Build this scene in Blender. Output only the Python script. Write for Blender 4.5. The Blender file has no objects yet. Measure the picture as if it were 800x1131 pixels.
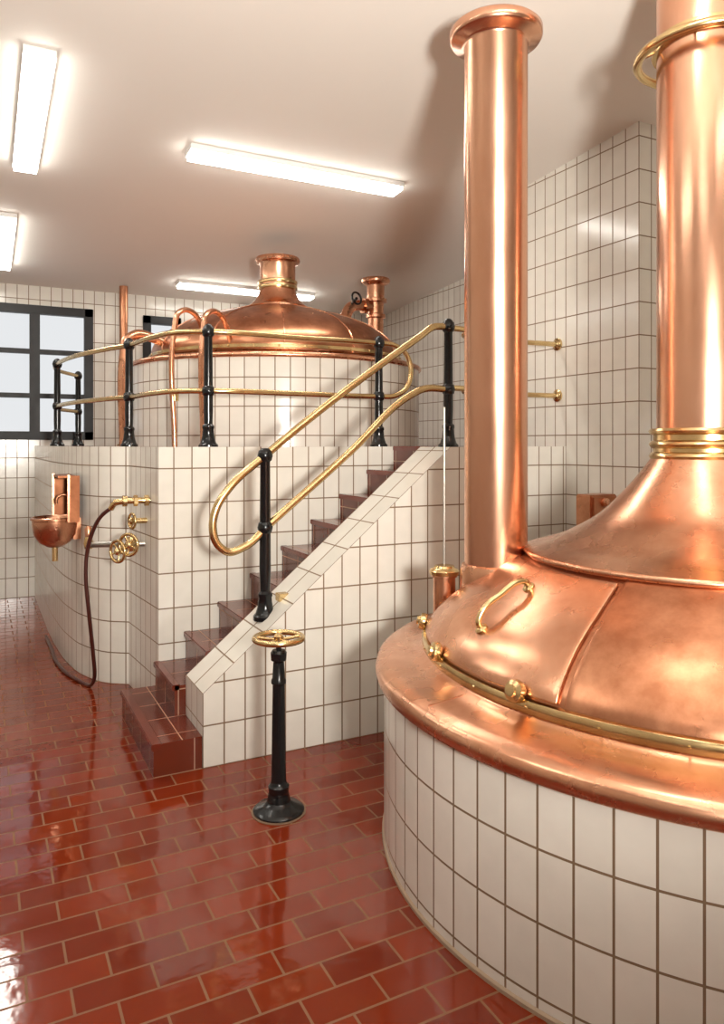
import bpy, bmesh, math, random
from mathutils import Vector, Matrix
random.seed(3)
scene=bpy.context.scene
COL=scene.collection
H=1.62
def ceilz(y): return 3.66-0.07*(y-3.38)

# ---------------------------------------------------------------- materials
def newmat(name):
    m=bpy.data.materials.new(name); m.use_nodes=True
    nt=m.node_tree; b=nt.nodes['Principled BSDF']
    return m,nt,b
def N(nt,t,**kw):
    n=nt.nodes.new(t)
    for k,v in kw.items():
        if k in n.inputs: n.inputs[k].default_value=v
        else: setattr(n,k,v)
    return n
def simple(name,col,rough=.4,metal=0,noise=0):
    m,nt,b=newmat(name)
    b.inputs['Base Color'].default_value=(*col,1); b.inputs['Roughness'].default_value=rough
    b.inputs['Metallic'].default_value=metal
    tc=N(nt,'ShaderNodeTexCoord'); no=N(nt,'ShaderNodeTexNoise'); no.inputs['Scale'].default_value=12
    nt.links.new(tc.outputs['Object'],no.inputs['Vector'])
    mr=N(nt,'ShaderNodeMapRange'); mr.inputs['To Min'].default_value=max(.02,rough*.8); mr.inputs['To Max'].default_value=min(1,rough*1.2)
    nt.links.new(no.outputs['Fac'],mr.inputs['Value']); nt.links.new(mr.outputs['Result'],b.inputs['Roughness'])
    return m
def tilemat(name,c1,c2,mort,w,h,ms,rough,offset=0.0,bump=.35,wave=0.0,msmooth=.1,rvar=.05,ior=1.5):
    m,nt,b=newmat(name); b.inputs['IOR'].default_value=ior
    uv=N(nt,'ShaderNodeUVMap')
    br=N(nt,'ShaderNodeTexBrick'); br.offset=offset; br.offset_frequency=2; br.squash=1
    br.inputs['Color1'].default_value=(*c1,1); br.inputs['Color2'].default_value=(*c2,1); br.inputs['Mortar'].default_value=(*mort,1)
    br.inputs['Scale'].default_value=1; br.inputs['Mortar Size'].default_value=ms; br.inputs['Mortar Smooth'].default_value=msmooth
    br.inputs['Brick Width'].default_value=w; br.inputs['Row Height'].default_value=h
    nt.links.new(uv.outputs['UV'],br.inputs['Vector'])
    no=N(nt,'ShaderNodeTexNoise'); no.inputs['Scale'].default_value=9; no.inputs['Detail'].default_value=3
    nt.links.new(uv.outputs['UV'],no.inputs['Vector'])
    mx=N(nt,'ShaderNodeMix',data_type='RGBA',blend_type='MULTIPLY'); mx.inputs[0].default_value=.25
    cr=N(nt,'ShaderNodeMapRange'); cr.inputs['To Min'].default_value=.7; cr.inputs['To Max'].default_value=1.25
    nt.links.new(no.outputs['Fac'],cr.inputs['Value'])
    nt.links.new(br.outputs['Color'],mx.inputs[6]); nt.links.new(cr.outputs['Result'],mx.inputs[7])
    nt.links.new(mx.outputs[2],b.inputs['Base Color'])
    r1=N(nt,'ShaderNodeMapRange'); r1.inputs['To Min'].default_value=rough; r1.inputs['To Max'].default_value=.6
    nt.links.new(br.outputs['Fac'],r1.inputs['Value'])
    r2=N(nt,'ShaderNodeMath',operation='MULTIPLY_ADD'); r2.inputs[1].default_value=rvar
    nt.links.new(no.outputs['Fac'],r2.inputs[0]); nt.links.new(r1.outputs['Result'],r2.inputs[2])
    nt.links.new(r2.outputs[0],b.inputs['Roughness'])
    ma=N(nt,'ShaderNodeMath',operation='MULTIPLY_ADD'); ma.inputs[1].default_value=wave
    inv=N(nt,'ShaderNodeMath',operation='SUBTRACT'); inv.inputs[0].default_value=1
    nt.links.new(br.outputs['Fac'],inv.inputs[1])
    nt.links.new(no.outputs['Fac'],ma.inputs[0]); nt.links.new(inv.outputs[0],ma.inputs[2])
    bp=N(nt,'ShaderNodeBump'); bp.inputs['Strength'].default_value=bump; bp.inputs['Distance'].default_value=.003
    nt.links.new(ma.outputs[0],bp.inputs['Height']); nt.links.new(bp.outputs['Normal'],b.inputs['Normal'])
    return m
M_TILE=tilemat('white_glazed_tile',(.74,.715,.65),(.695,.67,.605),(.20,.13,.075),.11,.21,.004,.15,wave=.5)
M_FLOOR=tilemat('red_floor_tile',(.225,.027,.0055),(.150,.016,.0042),(.22,.10,.04),.235,.118,.0042,.03,offset=.5,wave=1.5,rvar=.10,bump=.35,ior=1.5)
M_STEP=tilemat('brown_step_tile',(.145,.024,.009),(.105,.018,.008),(.40,.24,.15),.235,.30,.003,.14,wave=.6)
def coppermat(name,ca,cb,rough,scale=3,streak=(1,1,1),bump=.05,rv=(.85,1.25)):
    m,nt,b=newmat(name); b.inputs['Metallic'].default_value=1
    tc=N(nt,'ShaderNodeTexCoord'); mp=N(nt,'ShaderNodeMapping'); mp.inputs['Scale'].default_value=streak
    nt.links.new(tc.outputs['Object'],mp.inputs['Vector'])
    no=N(nt,'ShaderNodeTexNoise'); no.inputs['Scale'].default_value=scale; no.inputs['Detail'].default_value=9; no.inputs['Roughness'].default_value=.65
    nt.links.new(mp.outputs['Vector'],no.inputs['Vector'])
    cr=N(nt,'ShaderNodeValToRGB'); e=cr.color_ramp.elements
    e[0].position=.36; e[0].color=(*cb,1); e[1].position=.64; e[1].color=(*ca,1)
    nt.links.new(no.outputs['Fac'],cr.inputs['Fac']); nt.links.new(cr.outputs['Color'],b.inputs['Base Color'])
    n2=N(nt,'ShaderNodeTexNoise'); n2.inputs['Scale'].default_value=scale*1.7; n2.inputs['Detail'].default_value=6
    nt.links.new(mp.outputs['Vector'],n2.inputs['Vector'])
    mr=N(nt,'ShaderNodeMapRange'); mr.inputs['From Min'].default_value=.25; mr.inputs['From Max'].default_value=.75
    mr.inputs['To Min'].default_value=rough*rv[0]; mr.inputs['To Max'].default_value=rough*rv[1]
    nt.links.new(n2.outputs['Fac'],mr.inputs['Value']); nt.links.new(mr.outputs['Result'],b.inputs['Roughness'])
    n3=N(nt,'ShaderNodeTexNoise'); n3.inputs['Scale'].default_value=scale*1.2; n3.inputs['Detail'].default_value=2
    nt.links.new(mp.outputs['Vector'],n3.inputs['Vector'])
    bp=N(nt,'ShaderNodeBump'); bp.inputs['Strength'].default_value=bump; bp.inputs['Distance'].default_value=.02
    nt.links.new(n3.outputs['Fac'],bp.inputs['Height']); nt.links.new(bp.outputs['Normal'],b.inputs['Normal'])
    return m
M_COP=coppermat('copper_sheet',(.77,.43,.275),(.63,.30,.175),.26,4)
M_COPD=coppermat('copper_patina',(.58,.275,.155),(.38,.155,.08),.30,6)
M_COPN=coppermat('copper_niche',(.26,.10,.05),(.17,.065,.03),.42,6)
M_COPC=coppermat('copper_column',(.80,.46,.31),(.70,.37,.235),.22,3,(2,2,.5),.02)
M_BRASS=coppermat('polished_brass',(.74,.56,.29),(.62,.44,.21),.22,10,bump=.01)
M_BLACK=simple('black_cast_iron',(.004,.005,.006),.2)
M_FRAME=simple('black_window_frame',(.004,.004,.005),.5)
M_STEEL=simple('steel',(.42,.40,.36),.4,1)
M_HOSE=simple('brown_rubber_hose',(.06,.012,.008),.35)
M_CEIL=simple('ceiling_paint',(.84,.815,.76),.75)
M_PAINT=simple('white_enamel',(.8,.8,.78),.4)
def emis(name,col,s):
    m,nt,b=newmat(name); b.inputs['Base Color'].default_value=(.8,.8,.8,1)
    b.inputs['Emission Color'].default_value=(*col,1); b.inputs['Emission Strength'].default_value=s
    return m
M_LAMP=emis('lamp_diffuser',(1,.965,.89),22)
m,nt,b=newmat('window_glass'); M_GLASS=m
b.inputs['Roughness'].default_value=.12; b.inputs['Transmission Weight'].default_value=1; b.inputs['IOR'].default_value=1.02
b.inputs['Base Color'].default_value=(.92,.93,.94,1)

# ---------------------------------------------------------------- helpers
def group(name,loc=(0,0,0)):
    e=bpy.data.objects.new(name,None); COL.objects.link(e); e.location=loc; e.empty_display_size=.1
    return e
def finish(me,name,mat,parent=None,sharp=35,uvs=None):
    me.materials.append(mat)
    bm=bmesh.new(); bm.from_mesh(me)
    for f in bm.faces: f.smooth=True
    a=math.radians(sharp)
    for e in bm.edges:
        if len(e.link_faces)==2 and e.calc_face_angle(0)>a: e.smooth=False
    bm.to_mesh(me); bm.free()
    o=bpy.data.objects.new(name,me); COL.objects.link(o)
    if parent is not None:
        o.parent=parent; o.matrix_parent_inverse=Matrix.Translation(parent.location).inverted()
    return o
def recalc(me):
    bm=bmesh.new(); bm.from_mesh(me); bmesh.ops.recalc_face_normals(bm,faces=bm.faces); bm.to_mesh(me); bm.free()
def axisM(loc,axis=(0,0,1)):
    q=Vector((0,0,1)).rotation_difference(Vector(axis).normalized())
    return Matrix.Translation(Vector(loc))@q.to_matrix().to_4x4()
def lathe(name,prof,loc,mat,parent=None,axis=(0,0,1),n=48,uvscale=None,sharp=35,a0=0,a1=2*math.pi,voff=0):
    full=abs(a1-a0-2*math.pi)<1e-4
    M=axisM(loc,axis); vs=[];fs=[];uv=[]
    rings=[]
    for j in range(n if full else n+1):
        a=a0+(a1-a0)*j/n
        rings.append([len(vs)+i for i in range(len(prof))])
        for r,z in prof: vs.append(M@Vector((r*math.cos(a),r*math.sin(a),z)))
    for j in range(n):
        A=rings[j]; B=rings[(j+1)%len(rings)]
        for i in range(len(prof)-1):
            fs.append((A[i],B[i],B[i+1],A[i+1])); 
            u0=j/n;u1=(j+1)/n
            uv.append([(u0,prof[i][1]),(u1,prof[i][1]),(u1,prof[i+1][1]),(u0,prof[i+1][1])])
    me=bpy.data.meshes.new(name); me.from_pydata(vs,[],fs)
    ul=me.uv_layers.new(name='UVMap'); us=uvscale or 1
    k=0
    for q in uv:
        for c in q:
            ul.data[k].uv=(c[0]*us,c[1]+voff); k+=1
    if uvscale is None:
        bm=bmesh.new(); bm.from_mesh(me); bmesh.ops.remove_doubles(bm,verts=bm.verts,dist=1e-5)
        bmesh.ops.recalc_face_normals(bm,faces=bm.faces); bm.to_mesh(me); bm.free()
    return finish(me,name,mat,parent,sharp)
def catmull(P,cyc=False,sub=8):
    P=[Vector(p) for p in P]; n=len(P); out=[]
    rng=range(n) if cyc else range(n-1)
    for i in rng:
        if cyc: p0,p1,p2,p3=P[(i-1)%n],P[i],P[(i+1)%n],P[(i+2)%n]
        else: p0=P[max(i-1,0)];p1=P[i];p2=P[i+1];p3=P[min(i+2,n-1)]
        l=(p2-p1).length
        def tan(a,b,c):
            d1=(b-a).length; d2=(c-b).length
            if d1<1e-6: return (c-b).normalized()
            if d2<1e-6: return (b-a).normalized()
            return ((b-a)/d1*d2+(c-b)/d2*d1)/(d1+d2)
        t1=tan(p0,p1,p2)*l; t2=tan(p1,p2,p3)*l
        for s in range(sub):
            u=s/sub; u2=u*u;u3=u2*u
            out.append((2*u3-3*u2+1)*p1+(u3-2*u2+u)*t1+(-2*u3+3*u2)*p2+(u3-u2)*t2)
    if not cyc: out.append(P[-1])
    return out
def tube(name,pts,r,mat,parent=None,cyc=False,n=12,sub=8,loc=None,axis=None):
    P=catmull(pts,cyc,sub) if sub>1 else [Vector(p) for p in pts]
    if loc is not None:
        M=axisM(loc,axis or (0,0,1)); P=[M@p for p in P]
    m=len(P); vs=[];fs=[]
    nrm=None
    for i,p in enumerate(P):
        a=P[(i-1)%m] if (cyc or i>0) else p; c=P[(i+1)%m] if (cyc or i<m-1) else p
        t=(c-a).normalized()
        if nrm is None:
            nrm=t.orthogonal().normalized()
            if cyc and abs(t.z)<.1: nrm=Vector((0,0,1))
        nrm=(nrm-t*nrm.dot(t)).normalized(); bi=t.cross(nrm)
        rr=r[i] if isinstance(r,(list,tuple)) else r
        for k in range(n):
            an=2*math.pi*k/n; vs.append(p+(nrm*math.cos(an)+bi*math.sin(an))*rr)
    for i in range(m if cyc else m-1):
        for k in range(n):
            A=i*n;B=((i+1)%m)*n;k2=(k+1)%n
            fs.append((A+k,A+k2,B+k2,B+k))
    if not cyc:
        fs.append(tuple(range(n-1,-1,-1))); fs.append(tuple((m-1)*n+k for k in range(n)))
    me=bpy.data.meshes.new(name); me.from_pydata(vs,[],fs); recalc(me)
    return finish(me,name,mat,parent,50)
def ring(name,R,r,loc,axis,mat,parent,seg=32,n=10):
    pts=[(R*math.cos(2*math.pi*i/seg),R*math.sin(2*math.pi*i/seg),0) for i in range(seg)]
    return tube(name,pts,r,mat,parent,cyc=True,n=n,sub=1,loc=loc,axis=axis)
def boxes(name,L,mat,parent=None,bev=0,uvm=False):
    me=bpy.data.meshes.new(name); bm=bmesh.new()
    for a,b_ in L:
        a=Vector(a);b_=Vector(b_); c=(a+b_)/2; s=b_-a
        bmesh.ops.create_cube(bm,size=1,matrix=Matrix.Translation(c)@Matrix.Diagonal((*s,1)))
    if bev: bmesh.ops.bevel(bm,geom=list(bm.edges),offset=bev,segments=2,affect='EDGES')
    bm.to_mesh(me); bm.free()
    boxuv(me)
    return finish(me,name,mat,parent,30)
def boxuv(me):
    ul=me.uv_layers.get('UVMap') or me.uv_layers.new(name='UVMap')
    for p in me.polygons:
        n=p.normal
        for li in p.loop_indices:
            v=me.vertices[me.loops[li].vertex_index].co
            if abs(n.z)>.7: u=(v.y,v.x+.02)
            elif abs(n.x)>abs(n.y): u=(v.y,v.z)
            else: u=(v.x,v.z)
            ul.data[li].uv=u
def strip(name,pts,z0,z1,mat,parent=None,off=0):
    """vertical wall along 2D polyline. z0,z1 floats or f(x,y)"""
    f0=z0 if callable(z0) else (lambda x,y:z0); f1=z1 if callable(z1) else (lambda x,y:z1)
    vs=[];fs=[];L=[off]
    for i,p in enumerate(pts):
        if i: L.append(L[-1]+math.dist(p,pts[i-1]))
        vs+= [(p[0],p[1],f0(*p)),(p[0],p[1],f1(*p))]
    for i in range(len(pts)-1): fs.append((2*i,2*i+2,2*i+3,2*i+1))
    me=bpy.data.meshes.new(name); me.from_pydata(vs,[],fs)
    ul=me.uv_layers.new(name='UVMap')
    for p in me.polygons:
        for li in p.loop_indices:
            vi=me.loops[li].vertex_index; ul.data[li].uv=(L[vi//2],vs[vi][2])
    return finish(me,name,mat,parent,20)

# ---------------------------------------------------------------- room shell
XL,XR,YB,YF=-2.4,4.69,8.6,-2.2
XN=3.7; YN=3.38; YN2=4.6
def cz(x,y): return ceilz(y)
def poly(name,pts,mat,zf):
    me=bpy.data.meshes.new(name); me.from_pydata([(x,y,zf(x,y)) for x,y in pts],[],[tuple(range(len(pts)))])
    ul=me.uv_layers.new(name='UVMap')
    for li,l in enumerate(me.loops):
        v=me.vertices[l.vertex_index].co; ul.data[li].uv=(v.x,v.y)
    return finish(me,name,mat)
poly('floor',[(XL,YF),(XR,YF),(XR,YB),(XL,YB)],M_FLOOR,lambda x,y:0)
poly('ceiling',[(XL,YF),(XL,YB),(XR,YB),(XR,YF)],M_CEIL,cz)
strip('wall_left',[(XL,YF),(XL,YB)],0,cz,M_TILE)
strip('wall_front',[(XL,YF),(XR,YF)],0,cz,M_TILE)
strip('wall_right',[(XR,YF),(XR,YN),(XN,YN),(XN,YN2),(XR,YN2),(XR,YB)],0,cz,M_TILE,off=.03)
W=[(-.75,1.087,1.66,3.09),(1.62,2.05,1.75,3.07)]
def wallrect(L):
    vs=[];fs=[]
    for x0,x1,z0,z1 in L:
        i=len(vs); vs+=[(x0,YB,z0),(x1,YB,z0),(x1,YB,z1),(x0,YB,z1)]; fs.append((i,i+1,i+2,i+3))
    for x0,x1,z0,z1 in W:
        i=len(vs); vs+=[(x0,YB,z0),(x1,YB,z0),(x1,YB,z1),(x0,YB,z1),(x0,YB+.2,z0),(x1,YB+.2,z0),(x1,YB+.2,z1),(x0,YB+.2,z1)]
        for a in range(4): fs.append((i+a,i+(a+1)%4,i+4+(a+1)%4,i+4+a))
    me=bpy.data.meshes.new('wall_back'); me.from_pydata(vs,[],fs); boxuv(me)
    return finish(me,'wall_back',M_TILE,sharp=20)
zc=ceilz(YB)
wallrect([(XL,W[0][0],0,zc),(W[0][0],W[0][1],0,W[0][2]),(W[0][0],W[0][1],W[0][3],zc),(W[0][1],W[1][0],0,zc),
          (W[1][0],W[1][1],0,W[1][2]),(W[1][0],W[1][1],W[1][3],zc),(W[1][1],XR,0,zc)])
def window(idx,x0,x1,z0,z1,xs,zs):
    g=group('window_%d'%idx,((x0+x1)/2,YB+.05,z0))
    y0,y1=YB-.02,YB+.07; L=[]
    t=.09
    L+=[((x0,y0,z0),(x0+t,y1,z1)),((x1-t,y0,z0),(x1,y1,z1)),((x0,y0,z0),(x1,y1,z0+t)),((x0,y0,z1-t),(x1,y1,z1))]
    for x in xs: L.append(((x-.05,y0+.005,z0),(x+.05,y1,z1)))
    for z in zs: L.append(((x0,y0+.01,z-.025),(x1,y1,z+.025)))
    boxes('frame',L,M_FRAME,g,bev=.004)
    boxes('glass',[((x0+.02,YB+.045,z0+.02),(x1-.02,YB+.05,z1-.02))],M_GLASS,g)
window(1,*W[0],[.50,-.08],[2.13,2.6])
window(2,*W[1],[],[2.4])

# ---------------------------------------------------------------- ceiling lamps
def lamp(x0,y0,x1,y1):
    g=group('ceiling_light',((x0+x1)/2,(y0+y1)/2,ceilz((y0+y1)/2)))
    def pr(nm,w,zt,zb,mat,ext):
        if abs(x1-x0)>abs(y1-y0): c=[(x0-ext,y0-w),(x1+ext,y0-w),(x1+ext,y0+w),(x0-ext,y0+w)]
        else: c=[(x0-w,y0-ext),(x0+w,y0-ext),(x0+w,y1+ext),(x0-w,y1+ext)]
        vs=[(x,y,ceilz(y)-zb) for x,y in c]+[(x,y,ceilz(y)-zt) for x,y in c]
        me=bpy.data.meshes.new(nm); me.from_pydata(vs,[],[(0,1,2,3),(4,5,6,7),(0,1,5,4),(1,2,6,5),(2,3,7,6),(3,0,4,7)]); recalc(me)
        finish(me,nm,mat,g)
    pr('housing',.078,0.001,.036,M_PAINT,.012); pr('diffuser',.07,.036,.060,M_LAMP,0)
lamp(1.213,4.84,2.78,4.84); lamp(.26,4.07,.26,5.5); lamp(.17,6.5,.17,7.9); lamp(1.86,7.9,3.39,7.9)
lamp(1.213,1.6,2.1,1.6); lamp(-1.2,1.6,-1.2,3.1); lamp(1.0,-.9,2.5,-.9); lamp(-1.2,5.0,-1.2,6.5); lamp(-.9,-.9,-.9,.4)

# ---------------------------------------------------------------- platform
curve=[(.50,8.6),(.505,7.4),(.51,6.83),(.525,6.4),(.56,5.9),(.635,5.5),(.76,5.25),(.88,5.16)]
curve=[(p.x,p.y) for p in catmull([(x,y,0) for x,y in curve],sub=5)]
PZ=1.6
g=group('brewhouse_platform',(2.5,6,0))
strip('curved_wall',curve,0,PZ,M_TILE,g)
strip('side_wall',[(.88,5.16),(.94,4.5)],0,PZ,M_TILE,g,off=.05)
strip('stair_back_wall',[(.94,4.5),(2.556,4.5)],0,PZ,M_TILE,g,off=.02)
strip('front_wall',[(2.556,3.655),(2.75,3.655),(2.75,4.04),(XN,4.04)],0,PZ,M_TILE,g,off=1.576)
top=curve+[(.94,4.5),(2.556,4.5),(2.556,3.655),(2.75,3.655),(2.75,4.04),(XN,4.04),(XN,YN2),(XR,YN2),(XR,YB)]
o=poly('platform_floor',top,M_FLOOR,lambda x,y:PZ)
o.parent=g; o.matrix_parent_inverse=Matrix.Translation(g.location).inverted()

# ---------------------------------------------------------------- stairs
g=group('staircase',(1.6,4.1,0))
xs=[.74,.92]+[1.10+.208*i for i in range(8)]
L=[]
rz=.16
L.append(((.74,3.66,0),(.978,4.0,rz)))
L.append(((.74,4.0,0),(.9395,4.56,rz)))
for k in range(1,10):
    L.append(((xs[k-1] if k>1 else .92,4.001,rz*(k-1)),(2.554,4.4985,rz*k)))
L.append(((2.55,4.001,1.3),(2.60,4.4985,PZ-.001)))
st=boxes('steps',L,M_STEP,g)
NL=[]
for k in range(1,11):
    if k==1: NL.append(((.728,3.65,rz-.028),(.78,4.56,rz+.004)))
    elif k<10: NL.append(((xs[k-1]-.012,4.001,rz*k-.028),(xs[k-1]+.03,4.4985,rz*k+.004)))
    else: NL.append(((2.544,4.001,PZ-.028),(2.58,4.4985,PZ+.004)))
boxes('nosings',NL,simple('step_nosing_tile',(.14,.022,.010),.15),g,bev=.004)
prof=[(.98,0),(2.556,0),(2.556,PZ),(2.46,PZ),(.98,.37)]
y0,y1=3.655,4.0
vs=[(x,y0,z) for x,z in prof]+[(x,y1,z) for x,z in prof]
n=5; fs=[tuple(range(n)),tuple(range(2*n-1,n-1,-1))]+[(i,i+n,(i+1)%n+n,(i+1)%n) for i in range(n)]
me=bpy.data.meshes.new('stringer'); me.from_pydata(vs,[],fs); recalc(me)
ul=me.uv_layers.new(name='UVMap'); sl=math.hypot(1.48,1.23)
for p in me.polygons:
    nn=p.normal
    for li in p.loop_indices:
        v=me.vertices[me.loops[li].vertex_index].co
        if nn.z>.3: ul.data[li].uv=((v.y-y0)*.22/.345,(v.x-.98)*sl/1.48)
        elif abs(nn.x)>.7: ul.data[li].uv=(v.y-y0,v.z)
        else: ul.data[li].uv=(v.x-.98,v.z)
finish(me,'stringer_wall',M_TILE,g,20)
boxes('brass_plate',[((1.44,3.80,.757),(1.50,3.86,.80))],M_BRASS,g,bev=.003)

# ---------------------------------------------------------------- railings
def post(g,x,y,z,h,rails,s=1.0):
    P=[(0,-.01),(.062*s,-.01),(.062*s,.012),(.05*s,.025),(.040*s,.06),(.034*s,.11),(.038*s,.118),(.038*s,.132),(.027*s,.145)]
    P+=[(.030*s,h*.3),(.026*s,h-.04),(.031*s,h-.03),(.033*s,h-.012),(.027*s,h+.008),(.012*s,h+.02),(0,h+.022)]
    lathe('post',P,(x,y,z),M_BLACK,g,n=24)
    for r in rails:
        lathe('rail_knuckle',[(0,-.042),(.02,-.040),(.036,-.025),(.042,0),(.036,.025),(.02,.040),(0,.042)],(x,y,r),M_BLACK,g,n=20)
RT,RL=2.33,1.955
g=group('platform_railing',(1.3,4.64,PZ))
path=[(.9,8.3),(.64,7.7),(.60,7.15),(.66,6.5),(.83,5.85),(.944,5.52),(1.01,5.05),(1.12,4.74),(1.28,4.64),(1.9,4.63),(2.5,4.62)]
tube('top_rail',[(x,y,RT) for x,y in path]+[(2.62,4.62,RT-.005),(2.72,4.62,RT-.06),(2.765,4.62,(RT+RL)/2),(2.72,4.62,RL+.06),(2.62,4.62,RL+.005)]+[(x,y,RL) for x,y in reversed(path)],.0185,M_BRASS,g,n=12)
for x,y in [(.9,8.3),(.60,7.15),(.944,5.52),(1.28,4.64),(2.5,4.62)]:
    post(g,x,y,PZ,.76,[RT,RL])
g=group('stair_handrail',(1.37,3.83,.69))
S=3.83
tube('rail',[(2.56,S,RT+.01),(2.45,S,RT-.0),(2.36,S,RT-.06),(1.9,S,1.955),(1.37,S,1.555),(1.17,S,1.385),(1.10,S,1.28),(1.08,S,1.18),(1.105,S,1.09),(1.165,S,1.045),(1.25,S,1.065),(1.406,S,1.19),(1.9,S,1.585),(2.28,S,1.905),(2.38,S,1.95),(2.56,S,RL)],.0215,M_BRASS,g,n=14)
post(g,1.37,S,.675,.90,[1.555,1.165],1.05)
post(g,2.56,S,PZ,.77,[RT+.01,RL])
for z in (RT+.005,RL+.01):
    tube('landing_rail',[(2.56,S,z),(2.72,3.86,z),(2.86,4.08,z),(3.0,4.12,z),(3.69,4.12,z)],.018,M_BRASS,g)
    lathe('wall_flange',[(0,0),(.045,0),(.045,.01),(.03,.018),(.02,.03)],(3.698,4.12,z),M_BRASS,g,axis=(-1,0,0),n=24)

# ---------------------------------------------------------------- big kettle
C=(2.66,2.08); K=.985
g=group('copper_brew_kettle',(C[0],C[1],0)); KG=g
c3=(C[0],C[1],0); DZ=.016; c3u=(C[0],C[1],DZ)
def sc(P,dr=None): return [(r*K if dr is None else r+dr,z) for r,z in P]
R=1.328; ncol=round(2*math.pi*R/.11); RR=R/K
lathe('tiled_drum',[(R,0),(R,.67)],c3,M_TILE,g,n=160,uvscale=ncol*.11,voff=-.05)
lathe('drum_foot',[(R+.008,0.0),(R+.008,.012),(R,.018)],c3,simple('grout',(.35,.25,.17),.7),g,n=128)
lathe('copper_rim',sc([(RR-.03,.64),(RR+.012,.642),(RR+.03,.652),(RR+.036,.675),(RR+.03,.70),(RR+.008,.716),(RR-.04,.724),(1.25,.730),(1.20,.738),(1.175,.755),(1.165,.77)]),c3u,M_COP,g,n=160,sharp=60)
lathe('brass_band',sc([(1.155,.757),(1.182,.757),(1.186,.766),(1.186,.788),(1.18,.797),(1.155,.799)]),c3u,M_BRASS,g,n=160)
dome=sc([(1.165,.785),(1.155,.815),(1.125,.860),(1.06,.927),(.97,.992),(.887,1.042),(.80,1.095),(.72,1.14)])
def pinterp(P,sub=6):
    return [(p.x,p.y) for p in catmull([(a,b_,0) for a,b_ in P],sub=sub)]
domeP=pinterp(dome)
lathe('dome_shell',domeP,c3u,M_COPD,g,n=160,sharp=60)
skirt=pinterp(sc([(.742,1.160),(.70,1.172),(.62,1.197),(.524,1.243),(.42,1.31),(.337,1.392),(.27,1.47),(.225,1.53),(.205,1.56)]))
lathe('dome_cone',sc([(.72,1.132),(.742,1.138),(.748,1.149)])+skirt,c3u,M_COP,g,n=160,sharp=70)
lathe('vapour_column',[(.19,1.55),(.19,ceilz(C[1])-.005)],c3,M_COPC,g,n=96)
lathe('column_collar',sc([(.2,1.555),(.232,1.557),(.238,1.568),(.232,1.58),(.222,1.586),(.222,1.60),(.232,1.606),(.238,1.617),(.232,1.628),(.222,1.634),(.222,1.655),(.236,1.662),(.240,1.672),(.232,1.682),(.2,1.684)],-.018),c3,M_BRASS,g,n=96)
ring('brass_ring',.265,.019,(C[0],C[1],3.22),(0,0,1),M_BRASS,g,seg=96,n=14)
lathe('upper_collar',sc([(.2,3.235),(.225,3.238),(.229,3.25),(.225,3.285),(.2,3.29)],-.018),c3,M_BRASS,g,n=96)
for k in range(6):
    a=math.radians(25+60*k); ca,sa=math.cos(a),math.sin(a)
    tube('ring_bracket',[(C[0]+.185*ca,C[1]+.185*sa,3.255),(C[0]+.265*ca,C[1]+.265*sa,3.222)],.008,M_BRASS,g,sub=1,n=8)
def panel(nm,a0,a1,i0,i1,off,mat,th=.012):
    P=domeP[i0:i1]; Q=[]
    for i,(r,z) in enumerate(P):
        p=P[max(i-1,0)];q=P[min(i+1,len(P)-1)]
        t=Vector((q[0]-p[0],q[1]-p[1])).normalized(); nn=Vector((t.y,-t.x))
        if nn.x<0: nn=-nn
        Q.append((r+nn.x*off,z+nn.y*off))
    o=lathe(nm,Q,c3u,mat,g,a0=math.radians(a0),a1=math.radians(a1),n=48,sharp=70)
    me=o.data
    s=sum((p.normal.x*(p.center.x-C[0])+p.normal.y*(p.center.y-C[1])) for p in me.polygons)
    if s<0: me.flip_normals()
    m=o.modifiers.new('thick','SOLIDIFY'); m.thickness=th; m.offset=-1
    bv=o.modifiers.new('bev','BEVEL'); bv.width=.004; bv.segments=2; bv.limit_method='ANGLE'; bv.angle_limit=math.radians(50)
    return o
panel('manway_lid',143,197,4,len(domeP)-3,.013,M_COP)
panel('dome_sheet',198.2,262,2,len(domeP)-1,.007,M_COPD,.008)
for k in range(30):
    a=2*math.pi*k/30
    lathe('band_rivet',[(0,.006),(.004,.005),(.006,0)],(C[0]+1.185*K*math.cos(a),C[1]+1.185*K*math.sin(a),.777+DZ),M_BRASS,g,axis=(math.cos(a),math.sin(a),0),n=8)
def dz(r):
    for (r1,z1),(r2,z2) in zip(domeP,domeP[1:]):
        if r2<=r<=r1: return z1+DZ+(z2-z1)*(r1-r)/(r1-r2)
    return .8
a=math.radians(174); ca,sa=math.cos(a),math.sin(a)
def dp(r,o): return (C[0]+(r+o*.6)*ca,C[1]+(r+o*.6)*sa,dz(r)+o)
tube('lid_handle',[dp(1.05,.005),dp(1.05,.035),dp(1.02,.055),dp(.945,.055),dp(.87,.05),dp(.85,.035),dp(.85,.005)],.0115,M_BRASS,g)
for r in (1.05,.85):
    lathe('handle_foot',[(0,-.01),(.024,-.01),(.024,.006),(.014,.014),(0,.016)],dp(r,.012),M_BRASS,g,axis=(ca*.6,sa*.6,.8),n=20)
for an in (190,165.5,235,142):
    a=math.radians(an); ca,sa=math.cos(a),math.sin(a)
    lathe('clamp_knob',[(0,-.05),(.014,-.05),(.014,0),(.034,.004),(.037,.012),(.034,.03),(.02,.036),(.018,.045),(0,.048)],(C[0]+1.153*ca,C[1]+1.153*sa,.830),M_BRASS,g,axis=(ca,sa,.25),n=28)
for an in (178,224):
    a=math.radians(an); ca,sa=math.cos(a),math.sin(a)
    tube('rim_seam',[(C[0]+r*ca*K,C[1]+r*sa*K,z+DZ) for r,z in ((1.19,.740),(1.25,.7305),(1.30,.7245),(1.34,.7215))],.002,M_COPD,g,sub=1,n=6)
pt=(1.913,2.896)
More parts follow.
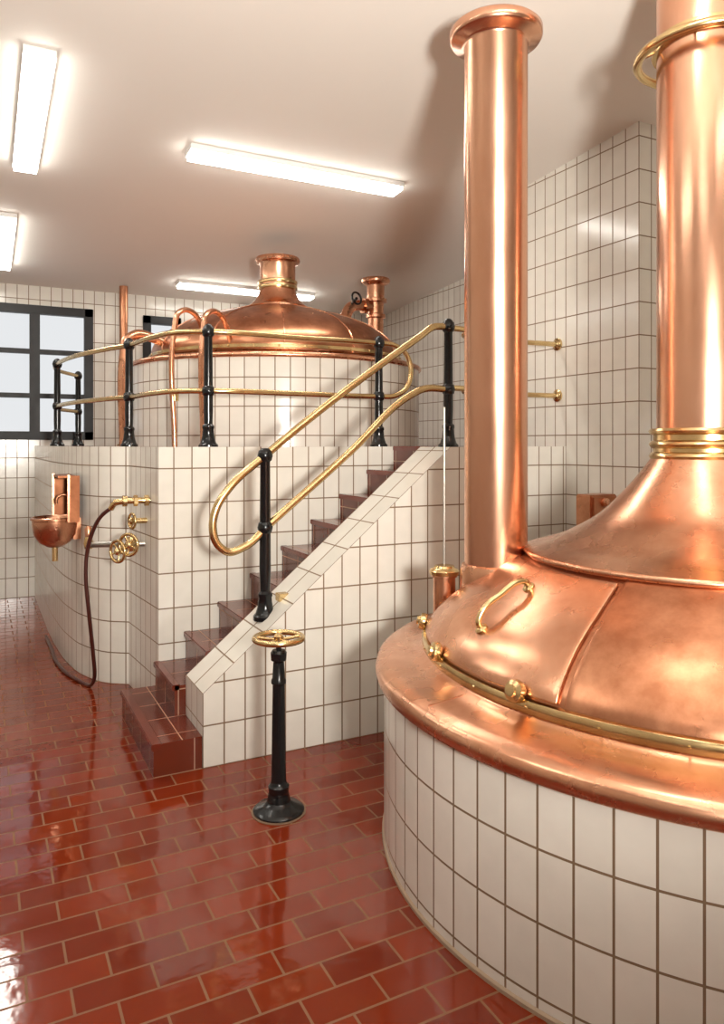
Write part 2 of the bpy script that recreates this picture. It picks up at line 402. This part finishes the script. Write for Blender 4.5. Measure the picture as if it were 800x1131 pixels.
lathe('sight_pot',[(.052,.80),(.052,1.0),(.060,1.003),(.060,1.012),(.052,1.014)],(pt[0],pt[1],0),M_COP,g,n=32)
lathe('sight_pot_lid',[(.05,1.012),(.068,1.014),(.070,1.03),(.062,1.04),(.05,1.045),(.045,1.055),(.02,1.06),(0,1.06)],(pt[0],pt[1],0),M_BRASS,g,n=32)
tube('thermometer_rod',[(pt[0],pt[1],1.05),(pt[0],pt[1],1.79)],.0058,M_STEEL,g,sub=1)
# tall vent pipe standing on dome
T=(2.034,2.666)
g2=group('copper_vent_pipe',(T[0],T[1],1.0))
lathe('pipe',[(.139,.93),(.139,3.38),(.150,3.395),(.195,3.405),(.204,3.42),(.204,3.45),(.192,3.462),(.15,3.465),(.125,3.45),(.125,3.2)],(T[0],T[1],0),M_COPC,g2,n=80,sharp=50)
lathe('foot_flange',[(.139,1.09),(.150,1.085),(.158,1.06),(.158,.93)],(T[0],T[1],0),M_COP,g2,n=64)
# copper box on right wall
g4=group('copper_junction_box',(3.58,3.63,1.17))
boxes('case',[((3.47,3.56,1.05),(3.699,3.70,1.29))],M_COPD,g4,bev=.008)
boxes('cover',[((3.485,3.550,1.065),(3.685,3.562,1.275))],M_COPD,g4,bev=.003)
lathe('sensor_cap',[(0,0),(.03,0),(.03,.02),(.015,.03),(0,.03)],(3.58,3.552,1.24),M_COP,g4,axis=(0,-1,0),n=20)

# ---------------------------------------------------------------- back kettle
B=(2.34,6.21); b3=(B[0],B[1],0)
g=group('copper_lauter_tun',(B[0],B[1],PZ))
RB=1.25; nb=round(2*math.pi*RB/.11)
lathe('tiled_drum',[(RB,PZ),(RB,2.26)],b3,M_TILE,g,n=128,uvscale=nb*.11)
lathe('copper_rim',[(RB-.02,2.245),(RB+.012,2.247),(RB+.022,2.26),(RB+.018,2.278),(RB,2.288),(1.15,2.295),(1.09,2.31),(1.075,2.33)],b3,M_COP,g,n=128,sharp=60)
db=pinterp([(1.075,2.325),(1.085,2.38),(1.06,2.455),(.97,2.55),(.80,2.65),(.58,2.73),(.36,2.79),(.25,2.82)])
lathe('dome_shell',db,b3,M_COPD,g,n=128,sharp=60)
lathe('brass_band',[(1.08,2.335),(1.10,2.337),(1.10,2.362),(1.085,2.364)],b3,M_BRASS,g,n=128)
lathe('chimney',[(.27,2.812),(.265,2.83)]+pinterp([(.25,2.84),(.205,2.88),(.175,2.93),(.158,2.98),(.155,3.0)])+[(.155,3.20),(.165,3.215),(.19,3.222),(.197,3.24),(.19,3.262),(.16,3.266),(.14,3.26),(.14,3.1)],b3,M_COP,g,n=64)
for z in (3.0,3.045): 
    lathe('chimney_band',[(.15,z-.018),(.172,z-.014),(.176,z),(.172,z+.014),(.15,z+.018)],b3,M_BRASS,g,n=64)
for k in range(12):
    a=math.radians(12+30*k); ca,sa=math.cos(a),math.sin(a)
    tube('dome_rib',[(B[0]+(r+.002)*ca,B[1]+(r+.002)*sa,z+.001) for r,z in db[::3]],.006,M_COP,g,sub=1,n=6)
for k in range(36):
    a=math.radians(10*k); lathe('band_rivet',[(0,.008),(.006,.006),(.009,0)],(B[0]+1.1*math.cos(a),B[1]+1.1*math.sin(a),2.35),M_BRASS,g,axis=(math.cos(a),math.sin(a),0),n=8)
tube('bent_feed_pipe',[(.98,5.95,PZ),(.98,5.95,2.3),(1.0,5.96,2.42),(1.08,5.98,2.475),(1.2,6.0,2.46),(1.32,6.02,2.42)],.038,M_COP,g,n=14)
tube('arch_pipe',[(1.219,5.30,PZ),(1.219,5.30,2.45),(1.24,5.31,2.54),(1.32,5.37,2.59),(1.41,5.43,2.56),(1.46,5.47,2.48),(1.50,5.50,2.36)],.02,M_COP,g)
tube('arch_pipe_b',[(1.36,5.06,PZ),(1.36,5.06,2.40),(1.38,5.08,2.50),(1.46,5.17,2.56),(1.56,5.28,2.54),(1.62,5.35,2.46),(1.68,5.42,2.32)],.02,M_COP,g)
for x,y in ((1.219,5.30),(1.36,5.06)):
    lathe('pipe_union',[(.018,-.03),(.03,-.025),(.03,.025),(.018,.03)],(x,y,1.95),M_BRASS,g,n=12)
# vent with branch
V=(3.60,6.72)
g=group('copper_exhaust_pipe',(V[0],V[1],PZ))
lathe('riser',[(.08,PZ),(.08,2.9),(.10,2.91),(.10,2.94),(.082,2.95),(.082,3.06),(.115,3.07),(.115,3.10),(.09,3.11),(.09,3.24),(.12,3.255),(.145,3.27),(.15,3.29),(.14,3.31),(.1,3.315),(.08,3.3)],(V[0],V[1],0),M_COP,g,n=40)
tube('branch',[(3.6,6.72,3.02),(3.42,6.70,3.02),(3.28,6.66,2.98),(3.20,6.62,2.86),(3.16,6.60,2.44)],.055,M_COP,g,n=16)
lathe('branch_collar',[(.05,-.02),(.075,-.018),(.075,.018),(.05,.02)],(3.46,6.705,3.02),M_COP,g,axis=(1,.1,0),n=24)
ring('valve_wheel',.06,.01,(3.28,6.52,3.05),(.3,-1,.2),M_BLACK,g,seg=20,n=8)
tube('valve_stem',[(3.28,6.66,3.0),(3.28,6.52,3.05)],.014,M_BLACK,g,sub=1)
g=group('copper_riser_pipe',(1.36,8.29,PZ))
tube('pipe',[(1.36,8.29,PZ),(1.36,8.29,ceilz(8.29)-.002)],.045,M_COPD,g,sub=1,n=16)
lathe('floor_collar',[(.04,0),(.07,0),(.07,.01),(.05,.02),(.04,.02)],(1.36,8.29,PZ),M_BRASS,g,n=20)

# ---------------------------------------------------------------- valve pedestal
def wheel(g,Rw,rt,loc,axis,mat,spokes=5):
    ring('handwheel_rim',Rw,rt,loc,axis,mat,g,seg=36)
    for k in range(spokes):
        a=2*math.pi*k/spokes
        tube('spoke',[(0,0,-.006),(Rw*math.cos(a)*.5,Rw*math.sin(a)*.5,-.006),(Rw*math.cos(a),Rw*math.sin(a),0)],rt*.6,mat,g,sub=2,n=8,loc=loc,axis=axis)
    lathe('hub',[(0,-.02),(.022,-.02),(.022,.01),(.012,.02),(0,.02)],loc,mat,g,axis=axis,n=20)
p=(1.164,3.078)
g=group('valve_pedestal',(p[0],p[1],0))
lathe('column',[(0,0),(.112,0),(.112,.012),(.098,.024),(.070,.034),(.052,.05),(.047,.075),(.043,.09),(.046,.10),(.046,.115),(.036,.125),(.033,.14),(.027,.56),(.033,.566),(.033,.58),(.028,.59),(.024,.66),(.034,.668),(.036,.70),(.028,.712),(.012,.716),(.012,.745),(0,.745)],(p[0],p[1],0),M_BLACK,g,n=40)
wheel(g,.105,.0135,(p[0],p[1],.763),(0,0,1),M_BRASS,5)
lathe('floor_ring',[(.112,0),(.120,0),(.120,.004),(.112,.005)],(p[0],p[1],0.0),simple('floor_grout',(.2,.12,.07),.6),g,n=40)

# ---------------------------------------------------------------- valves + hose on side wall
g=group('brass_valve_set',(.9,4.8,1.1))
wx=.925
tube('outlet_pipe',[(wx,4.68,1.27),(.80,4.70,1.27),(.72,4.73,1.26)],.02,M_BRASS,g,sub=3)
for xx in (.905,.84,.775):
    lathe('collar',[(.018,-.014),(.034,-.012),(.034,.012),(.018,.014)],(xx,4.69,1.27),M_BRASS,g,axis=(1,0,0),n=6 if xx==.84 else 20)
tube('outlet_down',[(.74,4.725,1.262),(.72,4.74,1.25),(.705,4.76,1.22)],.018,M_BRASS,g,sub=3)
tube('stub_middle',[(wx,4.75,1.14),(.84,4.75,1.14)],.018,M_BRASS,g,sub=1)
wheel(g,.045,.008,(.83,4.75,1.14),(-1,-.3,0),M_BRASS,4)
tube('stub_lower',[(wx,4.80,.99),(.80,4.82,.99),(.70,4.9,.985),(.60,4.97,.98)],.019,M_STEEL,g,sub=3)
wheel(g,.065,.010,(.80,4.70,1.0),(-.7,-.7,0),M_BRASS,5)
tube('stem_lower',[(.86,4.81,.99),(.80,4.70,1.0)],.013,M_BRASS,g,sub=1)
wheel(g,.065,.010,(.745,4.76,.955),(-1,-.6,0),M_BRASS,5)
tube('stem_lower_b',[(.82,4.83,.98),(.745,4.76,.955)],.013,M_BRASS,g,sub=1)
lathe('valve_body',[(0,-.05),(.025,-.045),(.038,-.02),(.038,.02),(.025,.045),(0,.05)],(.84,4.815,.99),M_BRASS,g,n=20)
lathe('valve_body_b',[(0,-.04),(.022,-.035),(.03,0),(.022,.035),(0,.10)],(.60,4.97,.99),M_BRASS,g,n=16)
lathe('valve_cap',[(0,0),(.02,0),(.024,.05),(.012,.07),(0,.07)],(.60,4.97,1.03),M_COP,g,n=16)
g=group('rubber_hose',(.6,5.1,0))
tube('hose',[(.705,4.755,1.225),(.66,4.80,1.18),(.61,4.88,1.06),(.585,4.92,.93),(.58,4.93,.80),(.60,4.94,.55),(.63,5.0,.30),(.65,5.08,.10),(.64,5.2,.02),(.57,5.40,.014),(.52,5.62,.014),(.49,5.9,.014),(.485,6.3,.014),(.475,6.7,.014)],.0125,M_HOSE,g,n=10)
# copper basin
g=group('copper_hand_basin',(.45,5.62,1.0))
bl=(.455,5.60,0)
lathe('bowl',[(0,.90),(.05,.90),(.10,.93),(.138,.985),(.150,1.06),(.150,1.085),(.160,1.09),(.160,1.105),(.148,1.11),(.140,1.10),(.135,1.05),(.12,.99),(.09,.95),(0,.925)],bl,M_COP,g,n=48,sharp=50)
lathe('drain',[(0,.80),(.02,.80),(.02,.90),(0,.90)],bl,M_BRASS,g,n=16)
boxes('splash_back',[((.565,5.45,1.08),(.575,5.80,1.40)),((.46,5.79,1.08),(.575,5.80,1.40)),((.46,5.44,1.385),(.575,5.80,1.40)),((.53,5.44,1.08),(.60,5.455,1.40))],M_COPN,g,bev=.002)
boxes('splash_trim',[((.452,5.785,1.08),(.466,5.806,1.405)),((.522,5.436,1.08),(.536,5.458,1.405))],M_COP,g,bev=.002)
boxes('wall_bracket',[((.57,5.55,.95),(.62,5.65,1.10))],M_COPD,g)
tube('tap',[(.57,5.6,1.25),(.50,5.6,1.26),(.47,5.6,1.24),(.465,5.6,1.20)],.009,M_COPD,g)

# ---------------------------------------------------------------- light
w=bpy.data.worlds.new('World'); scene.world=w; w.use_nodes=True
bg=w.node_tree.nodes['Background']; bg.inputs['Color'].default_value=(.92,.93,.94,1); bg.inputs['Strength'].default_value=.95
L=bpy.data.lights.new('photo_flash','SPOT'); L.energy=1150; L.shadow_soft_size=.2; L.color=(1,.95,.87)
L.spot_size=math.radians(125); L.spot_blend=1
lo=bpy.data.objects.new('photo_flash',L); lo.location=(.45,-.8,1.75); COL.objects.link(lo)
d=Vector((1.7,3.2,3.9))-lo.location
lo.rotation_euler=d.to_track_quat('-Z','Y').to_euler()

# ---------------------------------------------------------------- camera
cam=bpy.data.cameras.new('camera'); co=bpy.data.objects.new('camera',cam); COL.objects.link(co)
co.location=(0,0,H); co.rotation_euler=(math.radians(90),0,-math.atan2(420,820))
cam.sensor_width=36; cam.sensor_fit='AUTO'; cam.lens=36*820/1131
cam.shift_y=-75.5/1131; cam.clip_start=.05
scene.camera=co
scene.view_settings.view_transform='Standard'
scene.view_settings.exposure=0
